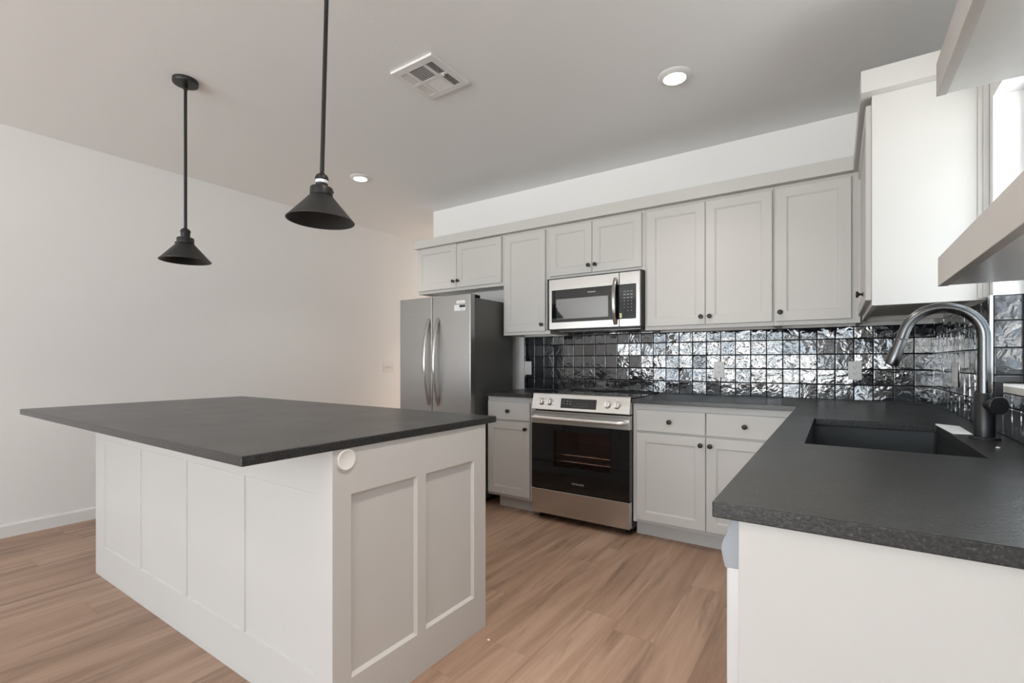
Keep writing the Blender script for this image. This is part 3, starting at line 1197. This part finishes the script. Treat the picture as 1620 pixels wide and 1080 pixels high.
# round white cover on the island end
cvp = thing('cover_plate', 'round white cover disc on island end under the countertop', 'cover plate', (BX1, -2.743, 0.8615))
mb = MB()
mb.lathe([(0.0330, 0.0003), (0.0330, 0.003), (0.0315, 0.0045), (0.0285, 0.0045), (0.0275, 0.0040), (0.004, 0.0040)], rot_to((1, 0, 0), (BX1, -2.740, 0.8510)), 40)
mb.build('disc', M['plate'], cvp, smooth=True)

# ------------------------------------------------------------------ range
RX0, RX1 = -2.342, -1.590
rg = thing('range', 'freestanding stainless steel electric range with black glass oven door', 'range', ((RX0 + RX1) / 2, -0.33, 0))
RF = -0.655
mb = MB()   # shell with oven cavity
cvx0, cvx1, cvz0, cvz1 = -2.230, -1.665, 0.33, 0.69
mb.box(RX0, cvx0, -0.600, -0.03, 0.045, 0.900)
mb.box(cvx1, RX1, -0.600, -0.03, 0.045, 0.900)
mb.box(cvx0, cvx1, -0.600, -0.03, 0.045, cvz0)
mb.box(cvx0, cvx1, -0.600, -0.03, cvz1, 0.900)
mb.box(cvx0, cvx1, -0.12, -0.03, cvz0, cvz1)
mb.build('body', M['dark_plastic'], rg)
mb = MB()
L_ = [(-0.599, cvz0), (-0.121, cvz0), (-0.121, cvz1), (-0.599, cvz1)]
e = 0.001
mb.quad((cvx0 + e, -0.60, cvz0 + e), (cvx1 - e, -0.60, cvz0 + e), (cvx1 - e, -0.125, cvz0 + e), (cvx0 + e, -0.125, cvz0 + e))
mb.quad((cvx0 + e, -0.60, cvz1 - e), (cvx1 - e, -0.60, cvz1 - e), (cvx1 - e, -0.125, cvz1 - e), (cvx0 + e, -0.125, cvz1 - e))
mb.quad((cvx0 + e, -0.60, cvz0 + e), (cvx0 + e, -0.125, cvz0 + e), (cvx0 + e, -0.125, cvz1 - e), (cvx0 + e, -0.60, cvz1 - e))
mb.quad((cvx1 - e, -0.60, cvz0 + e), (cvx1 - e, -0.125, cvz0 + e), (cvx1 - e, -0.125, cvz1 - e), (cvx1 - e, -0.60, cvz1 - e))
mb.quad((cvx0 + e, -0.125, cvz0 + e), (cvx1 - e, -0.125, cvz0 + e), (cvx1 - e, -0.125, cvz1 - e), (cvx0 + e, -0.125, cvz1 - e))
mb.build('oven_cavity', M['enamel'], rg)
for zr in (0.434, 0.482):
    mb = MB()
    for yy in (-0.585, -0.14):
        mb.tube([(cvx0 + 0.004, yy, zr), (cvx1 - 0.004, yy, zr)], 0.0045, 8)
    for i in range(13):
        xx = cvx0 + 0.03 + i * (cvx1 - cvx0 - 0.06) / 12
        mb.tube([(xx, -0.585, zr + 0.003), (xx, -0.14, zr + 0.003)], 0.002, 6)
    mb.build('oven_rack', M['chrome_rack'], rg, smooth=True)
# cooktop
mb = MB()
mb.box(RX0 + 0.002, RX1 - 0.002, -0.612, -0.028, 0.9005, 0.9165)
ck = mb.build('cooktop', M['cooktop'], rg, bevel=0.002)
mb = MB()
mb.box(RX0 + 0.01, RX1 - 0.01, -0.050, -0.026, 0.9168, 0.926)
mb.build('rear_trim', M['dark_plastic'], ck, bevel=0.003)
for (bx, by, br) in ((-2.15, -0.43, 0.105), (-1.78, -0.43, 0.09), (-2.15, -0.18, 0.075), (-1.78, -0.18, 0.095)):
    mb = MB()
    mb.lathe([(br, 0.9166), (br, 0.9169), (br - 0.0025, 0.9169), (br - 0.0025, 0.9166)], Matrix.Translation((bx, by, 0)), 40, caps=(False, False))
    mb.build('burner_ring', M['print_grey'], ck)
# slanted control panel
mb = MB()
mb.prism([(-0.600, 0.9005), (-0.600, 0.808), (-0.656, 0.808), (-0.658, 0.812), (-0.632, 0.922), (-0.626, 0.926), (-0.6125, 0.926), (-0.6125, 0.9005)], 'x', RX0, RX1)
cp = mb.build('control_panel', M['steel'], rg, bevel=0.0015)
sl_a = Vector((0, -0.632, 0.922))
sl_b = Vector((0, -0.658, 0.812))
up_ = (sl_a - sl_b).normalized()
nrm = Vector((1, 0, 0)).cross(up_)
if nrm.y > 0:
    nrm = -nrm


def on_panel(x, z):
    o = sl_b + up_ * ((z - 0.812) / up_.z)
    m4 = Matrix(((1, up_.x, nrm.x, x), (0, up_.y, nrm.y, o.y), (0, up_.z, nrm.z, o.z), (0, 0, 0, 1)))
    return m4


mb = MB()
mb.box(-0.137, 0.137, -0.033, 0.036, 0.0003, 0.0018, on_panel(-1.966, 0.860))
dsp = mb.build('display', M['black_glass'], cp, bevel=0.0005)
mb = MB()
q = on_panel(-1.966, 0.860)
for ix in range(3):
    for iz in range(2):
        mb.box(-0.112 + ix * 0.026 - 0.006, -0.112 + ix * 0.026 + 0.006, 0.016 - iz * 0.018 - 0.0018, 0.016 - iz * 0.018 + 0.0018, 0.0018, 0.0021, q)
for ix in range(6):
    mb.box(-0.04 + ix * 0.02, -0.032 + ix * 0.02, -0.016, -0.0145, 0.0018, 0.0021, q)
    mb.box(-0.01 + ix * 0.016, -0.003 + ix * 0.016, 0.002, 0.0035, 0.0018, 0.0021, q)
mb.build('display_print', M['print_grey'], dsp)
for kx in (-2.262, -2.195, -1.745, -1.677):
    q = on_panel(kx, 0.866)
    mb = MB()
    mb.lathe([(0.026, 0.0003), (0.026, 0.004), (0.0225, 0.006), (0.0215, 0.022), (0.0205, 0.0245), (0.004, 0.0248)], q, 28)
    kb = mb.build('burner_knob', M['steel_bright'], cp, smooth=True)
    mb = MB()
    mb.box(-0.004, 0.004, -0.020, 0.020, 0.0245, 0.033, q)
    mb.build('grip', M['steel_bright'], kb, bevel=0.0015)
# oven door: stainless top band, black glass with see-through window
mb = MB()
mb.box(RX0, RX1, RF, -0.604, 0.706, 0.799)
od = mb.build('oven_door', M['steel'], rg, bevel=0.003)
wx0, wx1, wz0, wz1 = -2.160, -1.724, 0.405, 0.662
mb = MB()
mb.box(RX0, wx0, RF, -0.606, 0.233, 0.7055)
mb.box(wx1, RX1, RF, -0.606, 0.233, 0.7055)
mb.box(wx0, wx1, RF, -0.606, 0.233, wz0)
mb.box(wx0, wx1, RF, -0.606, wz1, 0.7055)
mb.build('door_glass', M['black_glass'], od)
mb = MB()
mb.box(wx0, wx1, RF + 0.0005, RF + 0.004, wz0, wz1)
mb.build('oven_window', M['oven_pane'], od)
mb = MB()
hz = 0.754
hp = [(-2.312, RF + 0.002, hz), (-2.312, -0.690, hz), (-2.300, -0.700, hz), (-2.27, -0.703, hz), (-1.966, -0.706, hz), (-1.66, -0.703, hz), (-1.632, -0.700, hz), (-1.620, -0.690, hz), (-1.620, RF + 0.002, hz)]
mb.tube(hp, 0.0150, 16, up=(0, 0, 1))
mb.build('door_handle', M['steel_satin'], od, smooth=True)
text_part('logo', 'FRIGIDAIRE', 0.0185, Matrix.Translation((-1.966, RF - 0.0004, 0.297)) @ FACE_BACK, M['print_grey'], od)
mb = MB()
mb.box(RX0 + 0.001, RX1 - 0.001, RF, -0.606, 0.052, 0.2285)
mb.build('storage_drawer', M['steel'], rg, bevel=0.003)
for lx_ in (RX0 + 0.035, RX1 - 0.035):
    for ly in (-0.57, -0.08):
        mb = MB()
        mb.lathe([(0.017, 0.0), (0.020, 0.006), (0.020, 0.014), (0.008, 0.016), (0.008, 0.046)], Matrix.Translation((lx_, ly, 0)), 14)
        mb.build('foot', M['dark_plastic'], rg, smooth=True)

# ------------------------------------------------------------------ microwave
MX0, MX1, MZ0, MZ1, MF = -2.341, -1.608, 1.409, 1.799, -0.400
mw = thing('microwave', 'stainless over-the-range microwave with black glass door under short cabinet', 'microwave', (-1.97, -0.2, MZ0))
mb = MB()
mb.box(-2.372, -1.6035, -0.372, -0.012, MZ0 - 0.0010, 1.8105)
mb.box(-2.336, -1.6085, -0.390, -0.020, MZ0 - 0.0100, MZ0 - 0.0010)
mb.build('body', M['dark_plastic'], mw)
mb = MB()
mb.box(MX0 + 0.03, MX1 - 0.03, -0.30, -0.08, MZ0 - 0.013, MZ0 - 0.0102)
mb.build('vent_filter', M['steel'], mw)
XD = -1.762
mb = MB()
mb.box(MX0, XD - 0.0015, MF, -0.3725, MZ0, MZ1)
md = mb.build('door', M['steel'], mw, bevel=0.003)
mb = MB()
mb.box(-2.316, XD - 0.0020, MF - 0.0012, MF - 0.0002, 1.462, 1.713)
mb.build('door_glass', M['black_glass'], md)
mb = MB()
mb.rings([[(x, y, z) for x, z in rrect(-2.276, -1.846, 1.487, 1.641, 0.004, 3)] for y in (MF - 0.0013, MF - 0.0018)])
mb.build('window', M['mesh_window'], md)
text_part('logo', 'FRIGIDAIRE', 0.0125, Matrix.Translation((-1.978, MF - 0.0014, 1.678)) @ FACE_BACK, M['print_white'], md)
mb = MB()
mb.box(XD + 0.0015, MX1, MF, -0.3725, MZ0, MZ1)
mc = mb.build('control_panel', M['steel'], mw, bevel=0.003)
mb = MB()
mb.rings([[(x, y, z) for x, z in rrect(XD + 0.002, -1.636, 1.463, 1.712, 0.006, 3)] for y in (MF - 0.0002, MF - 0.0014)])
kp = mb.build('keypad', M['panel_glass'], mc)
mb = MB()
for r_ in range(7):
    for c_ in range(3):
        if r_ == 6 and c_ == 0:
            continue
        cx_, cz_ = -1.722 + c_ * 0.026, 1.660 - r_ * 0.023
        ww = 0.008 if r_ in (0, 1, 2) else 0.0032
        hh = 0.0016 if r_ == 0 else 0.0032
        mb.box(cx_ - ww, cx_ + ww, MF - 0.0017, MF - 0.0014, cz_ - hh, cz_ + hh)
mb.build('key_print', M['print_grey'], kp)
mb = MB()
mb.box(-1.758, -1.742, MF - 0.0018, MF - 0.0014, 1.472, 1.506)
mb.build('sticker', M['sticker_yellow'], kp)
# bowed bar handle
pts = []
for i in range(15):
    s = i / 14
    zz = 1.428 + s * 0.332
    bow = math.sin(math.pi * s) ** 0.65
    pts.append((-1.790, MF + 0.001 - 0.046 * bow, zz))
mb = MB()
mb.tube(pts, 0.01, 12, up=(1, 0, 0), sq=(0.0075, 0.0145))
mb.build('handle', M['steel_handle'], md, smooth=True)

# ------------------------------------------------------------------ refrigerator
FX0, FX1, FF = -3.655, -2.858, -0.738
fr = thing('refrigerator', 'tall stainless french-door refrigerator with dark grey sides', 'refrigerator', (-3.26, -0.4, 0))
mb = MB()
mb.box(FX0 + 0.006, FX1 - 0.006, -0.672, -0.135, 0.03, 1.672)
mb.build('body', M['fridge_side'], fr, bevel=0.004)
mb = MB()
mb.box(FX0 + 0.01, FX1 - 0.01, -0.66, -0.2, 0.0, 0.03)
mb.build('base_grille', M['dark_plastic'], fr)
MIDX = -3.270
FTOP = 1.699
for i, (a, b, hx, lab) in enumerate(((FX0, MIDX - 0.0025, -3.308, 'L'), (MIDX + 0.0025, FX1, -3.203, 'R'))):
    mb = MB()
    mb.box(a, b, FF, -0.680, 0.70, FTOP)
    d_ = mb.build('door', M['steel_fridge'], fr, bevel=0.006, seg=3)
    pts = []
    for k in range(21):
        s = k / 20
        zz = 0.795 + s * 0.722
        bow = math.sin(math.pi * s) ** 0.75
        pts.append((hx, FF + 0.004 - 0.066 * bow, zz))
    mb = MB()
    mb.tube(pts, 0.012, 12, up=(1, 0, 0), sq=(0.009, 0.0165))
    mb.build('handle', M['steel_handle'], d_, smooth=True)
    if i == 1:
        mb = MB()
        mb.box(-3.003, -2.914, FF - 0.0009, FF - 0.0003, 1.624, 1.648)
        s1 = mb.build('sticker', M['paper'], d_)
        mb = MB()
        mb.box(-2.990, -2.928, FF - 0.0012, FF - 0.0009, 1.633, 1.636)
        mb.build('sticker_print', M['print_grey'], s1)
        mb = MB()
        mb.box(-3.026, -2.910, FF - 0.0009, FF - 0.0003, 1.567, 1.614)
        s2 = mb.build('sticker', M['paper'], d_)
        mb = MB()
        mb.box(-2.972, -2.912, FF - 0.0012, FF - 0.0009, 1.592, 1.612)
        mb.box(-2.965, -2.92, FF - 0.0012, FF - 0.0009, 1.576, 1.579)
        mb.build('sticker_print', M['ink'], s2)
mb = MB()
mb.box(FX0, FX1, FF, -0.680, 0.06, 0.694)
d_ = mb.build('freezer_drawer', M['steel_fridge'], fr, bevel=0.006, seg=3)
pts = [(-3.60, FF + 0.004, 0.63), (-3.585, FF - 0.045, 0.63), (-3.26, FF - 0.06, 0.63), (-2.925, FF - 0.045, 0.63), (-2.91, FF + 0.004, 0.63)]
mb = MB()
mb.tube(pts, 0.012, 12)
mb.build('handle', M['steel_handle'], d_, smooth=True)
for a, b in ((FX0 + 0.01, FX0 + 0.06), (FX1 - 0.06, FX1 - 0.01)):
    mb = MB()
    mb.box(a, b, -0.725, -0.60, 1.6995 if False else 1.6725, 1.690)
    mb.box(a, b, -0.676, -0.60, 1.6725, 1.698)
    mb.build('hinge_cover', M['dark_plastic'], fr, bevel=0.003)

# ------------------------------------------------------------------ pendants


def pendant(x, y, z_rim, R, label, tilt=(0, 0), sticker=False):
    """x, y: point under the canopy; z_rim: bottom of the shade"""
    root = thing('pendant_lamp', label, 'pendant lamp', (x, y, CEIL), 'black cone pendant lamps over the island')
    Z = Matrix.Translation((x, y, 0))
    mb = MB()
    mb.lathe([(0.062, CEIL - 0.0006), (0.062, CEIL - 0.020), (0.060, CEIL - 0.023), (0.012, CEIL - 0.024)], Z, 40)
    mb.build('canopy', M['black_metal'], root, smooth=True)
    zt = z_rim + 0.100      # top of the cone
    parts = []
    mb = MB()
    mb.lathe([(0.011, CEIL - 0.024), (0.013, CEIL - 0.030), (0.013, CEIL - 0.050), (0.0085, CEIL - 0.054), (0.0085, CEIL - 0.058)], Z, 18)
    parts.append(mb.build('swivel', M['black_metal'], root, smooth=True))
    mb = MB()
    mb.lathe([(0.0080, CEIL - 0.056), (0.0080, zt + 0.074)], Z, 16)
    parts.append(mb.build('rod', M['black_metal'], root, smooth=True))
    mb = MB()
    mb.lathe([(0.009, zt + 0.084), (0.012, zt + 0.080), (0.020, zt + 0.075), (0.0245, zt + 0.066), (0.0245, zt + 0.058), (0.0225, zt + 0.056),
              (0.0225, zt + 0.034), (0.0245, zt + 0.032), (0.0245, zt + 0.027)], Z, 28)
    so = mb.build('socket', M['black_metal'], root, smooth=True)
    parts.append(so)
    if sticker:
        mb = MB()
        mb.lathe([(0.0228, zt + 0.0555), (0.0231, zt + 0.055), (0.0231, zt + 0.044), (0.0228, zt + 0.0435)], Z, 28, caps=(False, False))
        mb.build('label_band', M['paper'], so, smooth=True)
    mb = MB()
    mb.lathe([(0.024, zt + 0.028), (0.040, zt + 0.027), (0.0415, zt + 0.024), (0.0415, zt - 0.002), (0.038, zt - 0.004)], Z, 32)
    co = mb.build('collar', M['black_metal'], root, smooth=True)
    parts.append(co)
    mb = MB()
    ang = YAW + math.pi
    ax = Vector((math.cos(ang), math.sin(ang), 0)) if not sticker else Vector((math.cos(YAW - 0.4), math.sin(YAW - 0.4), 0))
    mb.lathe([(0.0025, 0.0), (0.0025, 0.010), (0.005, 0.011), (0.005, 0.016), (0.003, 0.017)], rot_to(ax, Vector((x, y, zt + 0.004)) + ax * 0.041), 12)
    mb.build('thumb_screw', M['black_metal'], co, smooth=True)
    mb = MB()
    outer = [(0.0385, zt - 0.002), (0.0425, zt - 0.005), (R - 0.004, z_rim + 0.006), (R, z_rim + 0.003), (R, z_rim)]
    inner = [(R - 0.003, z_rim), (R - 0.007, z_rim + 0.007), (0.040, zt - 0.007), (0.03, zt - 0.0055)]
    mb.lathe(outer + inner, Z, 56, caps=(False, True))
    shd = mb.build('shade', M['black_metal'], root, smooth=True)
    parts.append(shd)
    if tilt != (0, 0):
        piv = Vector((0, 0, -0.03))
        rm = Matrix.Translation(piv) @ Matrix.Rotation(tilt[0], 4, 'X') @ Matrix.Rotation(tilt[1], 4, 'Y') @ Matrix.Translation(-piv)
        for p_ in parts:
            p_.matrix_local = rm
    return root


pendant(-3.459, -2.502, 1.7155, 0.124, 'smaller-looking black cone pendant lamp farther away on the left')
pendant(-2.083, -2.568, 1.6966, 0.124, 'nearer black cone pendant lamp with white label band on its neck', tilt=(-0.0145, 0.0215), sticker=True)

# ------------------------------------------------------------------ ceiling fixtures


def recessed(x, y, r, label, power, color=(1.0, 0.925, 0.84)):
    root = thing('recessed_light', label, 'ceiling light', (x, y, CEIL), 'recessed ceiling lights')
    Z = Matrix.Translation((x, y, 0))
    mb = MB()
    mb.lathe([(r, CEIL - 0.0004), (r, CEIL - 0.004), (r - 0.006, CEIL - 0.008), (r * 0.70, CEIL - 0.016), (r * 0.66, CEIL - 0.016), (r * 0.66, CEIL - 0.0004)], Z, 44, caps=(False, False))
    mb.build('trim_ring', M['vent'], root, smooth=True)
    mb = MB()
    mb.lathe([(r * 0.655, CEIL - 0.006), (r * 0.655, CEIL - 0.0155), (r * 0.5, CEIL - 0.0165)], Z, 40)
    mb.build('lens', M['lens'], root)
    ld = bpy.data.lights.new('recessed_light_glow', 'AREA')
    ld.shape = 'DISK'
    ld.size = r * 1.25
    ld.energy = power
    ld.color = color
    ld.spread = math.radians(105)
    lo = bpy.data.objects.new('lamp_glow', ld)
    C.objects.link(lo)
    lo.parent = root
    lo.location = (0, 0, -0.019)
    return root


recessed(-1.198, -1.024, 0.089, 'recessed ceiling light nearest the window wall, right of the vent', LIGHTS['recessed'])
recessed(-3.810, -1.040, 0.083, 'recessed ceiling light in front of the refrigerator near the left wall', LIGHTS['recessed'])

recessed(-1.198, -2.58, 0.089, 'added unseen recessed ceiling light over the aisle between island and sink counter', LIGHTS['aisle'])  # unseen lamp added to brighten base doors, counter and aisle floor
recessed(-1.198, -4.40, 0.089, 'added unseen recessed ceiling light in the living area on the window wall side', LIGHTS['living'])  # unseen lamp added as warm fill for floor and counters
recessed(-3.810, -4.40, 0.089, 'added unseen recessed ceiling light in the living area on the left wall side', LIGHTS['living'])  # matching unseen fill lamp, added for the left side
recessed(-4.45, 1.95, 0.089, 'recessed ceiling light in the hallway beyond the refrigerator', LIGHTS['hall'], (1.0, 0.87, 0.75))

vx0, vx1, vy0, vy1 = -2.458, -2.160, -1.918, -1.612
vt = thing('ceiling_vent', 'square white metal louvred air vent in the ceiling', 'vent', ((vx0 + vx1) / 2, (vy0 + vy1) / 2, CEIL))
cxs = [vx0 + 0.035, vx0 + 0.078, vx0 + 0.098, vx0 + 0.200, vx0 + 0.220, vx0 + 0.264]
cys = [vy0 + 0.040, vy0 + 0.144, vy0 + 0.162, vy0 + 0.268]
mb = MB()
zt_, zb_ = CEIL - 0.0005, CEIL - 0.009
xs = [vx0 + 0.004] + cxs + [vx1 - 0.004]
ys = [vy0 + 0.004] + cys + [vy1 - 0.004]
for i in range(len(xs) - 1):
    for k in range(len(ys) - 1):
        if i in (1, 3, 5) and k in (1, 3):
            continue
        mb.box(xs[i], xs[i + 1], ys[k], ys[k + 1], CEIL - 0.014, zb_ - 0.003)
bmesh.ops.remove_doubles(mb.bm, verts=mb.bm.verts, dist=1e-5)
mb.build('face_plate', M['vent'], vt)
mb = MB()
for (a, b, c, d) in ((vx0, vx1, vy0, vy0 + 0.004), (vx0, vx1, vy1 - 0.004, vy1), (vx0, vx0 + 0.004, vy0 + 0.004, vy1 - 0.004), (vx1 - 0.004, vx1, vy0 + 0.004, vy1 - 0.004)):
    mb.box(a, b, c, d, CEIL - 0.014, zt_)
mb.build('rim', M['vent'], vt)
mb = MB()
mb.box(vx0 + 0.005, vx1 - 0.005, vy0 + 0.005, vy1 - 0.005, CEIL - 0.0035, CEIL - 0.0005)  # dark plate below the solid ceiling, painted shade behind the louvres
mb.build('duct_shade_plate', M['vent_dark'], vt)


def louvres(a0, a1, b0, b1, along, n, tilt):
    """n blades filling an opening; along = axis the blades run"""
    mb = MB()
    for i in range(n):
        s = (i + 0.5) / n
        if along == 'x':
            y = b0 + (b1 - b0) * s
            m4 = Matrix.Translation(((a0 + a1) / 2, y, CEIL - 0.0105)) @ Matrix.Rotation(tilt, 4, 'X')
            mb.box(-(a1 - a0) / 2, (a1 - a0) / 2, -0.0050, 0.0050, -0.0004, 0.0004, m4)
        else:
            x = a0 + (a1 - a0) * s
            m4 = Matrix.Translation((x, (b0 + b1) / 2, CEIL - 0.0105)) @ Matrix.Rotation(tilt, 4, 'Y')
            mb.box(-0.0050, 0.0050, -(b1 - b0) / 2, (b1 - b0) / 2, -0.0004, 0.0004, m4)
    mb.build('louvre_bank', M['vent'], vt)


for k in (0, 1):
    b0, b1 = cys[k * 2], cys[k * 2 + 1]
    louvres(cxs[0], cxs[1], b0, b1, 'y', 4, -0.50)
    louvres(cxs[4], cxs[5], b0, b1, 'y', 4, 0.50)
louvres(cxs[2], cxs[3], cys[0], cys[1], 'x', 9, 0.42)
louvres(cxs[2], cxs[3], cys[2], cys[3], 'x', 9, -0.60)
mb = MB()
mb.box(cxs[4] + 0.018, cxs[4] + 0.026, cys[1] + 0.003, cys[2] - 0.003, CEIL - 0.026, CEIL - 0.0145)
mb.build('damper_lever', M['vent'], vt, bevel=0.001)

# ------------------------------------------------------------------ floating shelves
for (zb, ztp, yf, lab) in ((1.346, 1.418, -2.108, 'lower thick painted floating shelf above the sink at right edge'),
                           (1.831, 1.915, -2.085, 'upper thick painted floating shelf near ceiling at right edge')):
    s_ = thing('floating_shelf', lab, 'shelf', (-0.127, -2.6, zb), 'painted floating shelves on the window wall')
    mb = MB()
    mb.box(-0.254, -0.234, -3.30, yf, zb, ztp)
    mb.build('front_board', M['shelf'], s_, bevel=0.001)
    mb = MB()
    mb.box(-0.2335, -0.0105, -3.30, yf, zb + 0.002, zb + 0.014)
    mb.build('bottom_board', M['shelf_under'], s_, bevel=0.001)
    mb = MB()
    mb.box(-0.2335, -0.0105, -3.30, yf, ztp - 0.012, ztp)
    mb.build('top_board', M['shelf'], s_, bevel=0.001)
    mb = MB()
    mb.box(-0.2335, -0.0105, yf - 0.018, yf, zb + 0.0145, ztp - 0.0125)
    mb.box(-0.2335, -0.0105, -3.30, -3.282, zb + 0.0145, ztp - 0.0125)
    mb.build('end_board', M['shelf'], s_, bevel=0.001)
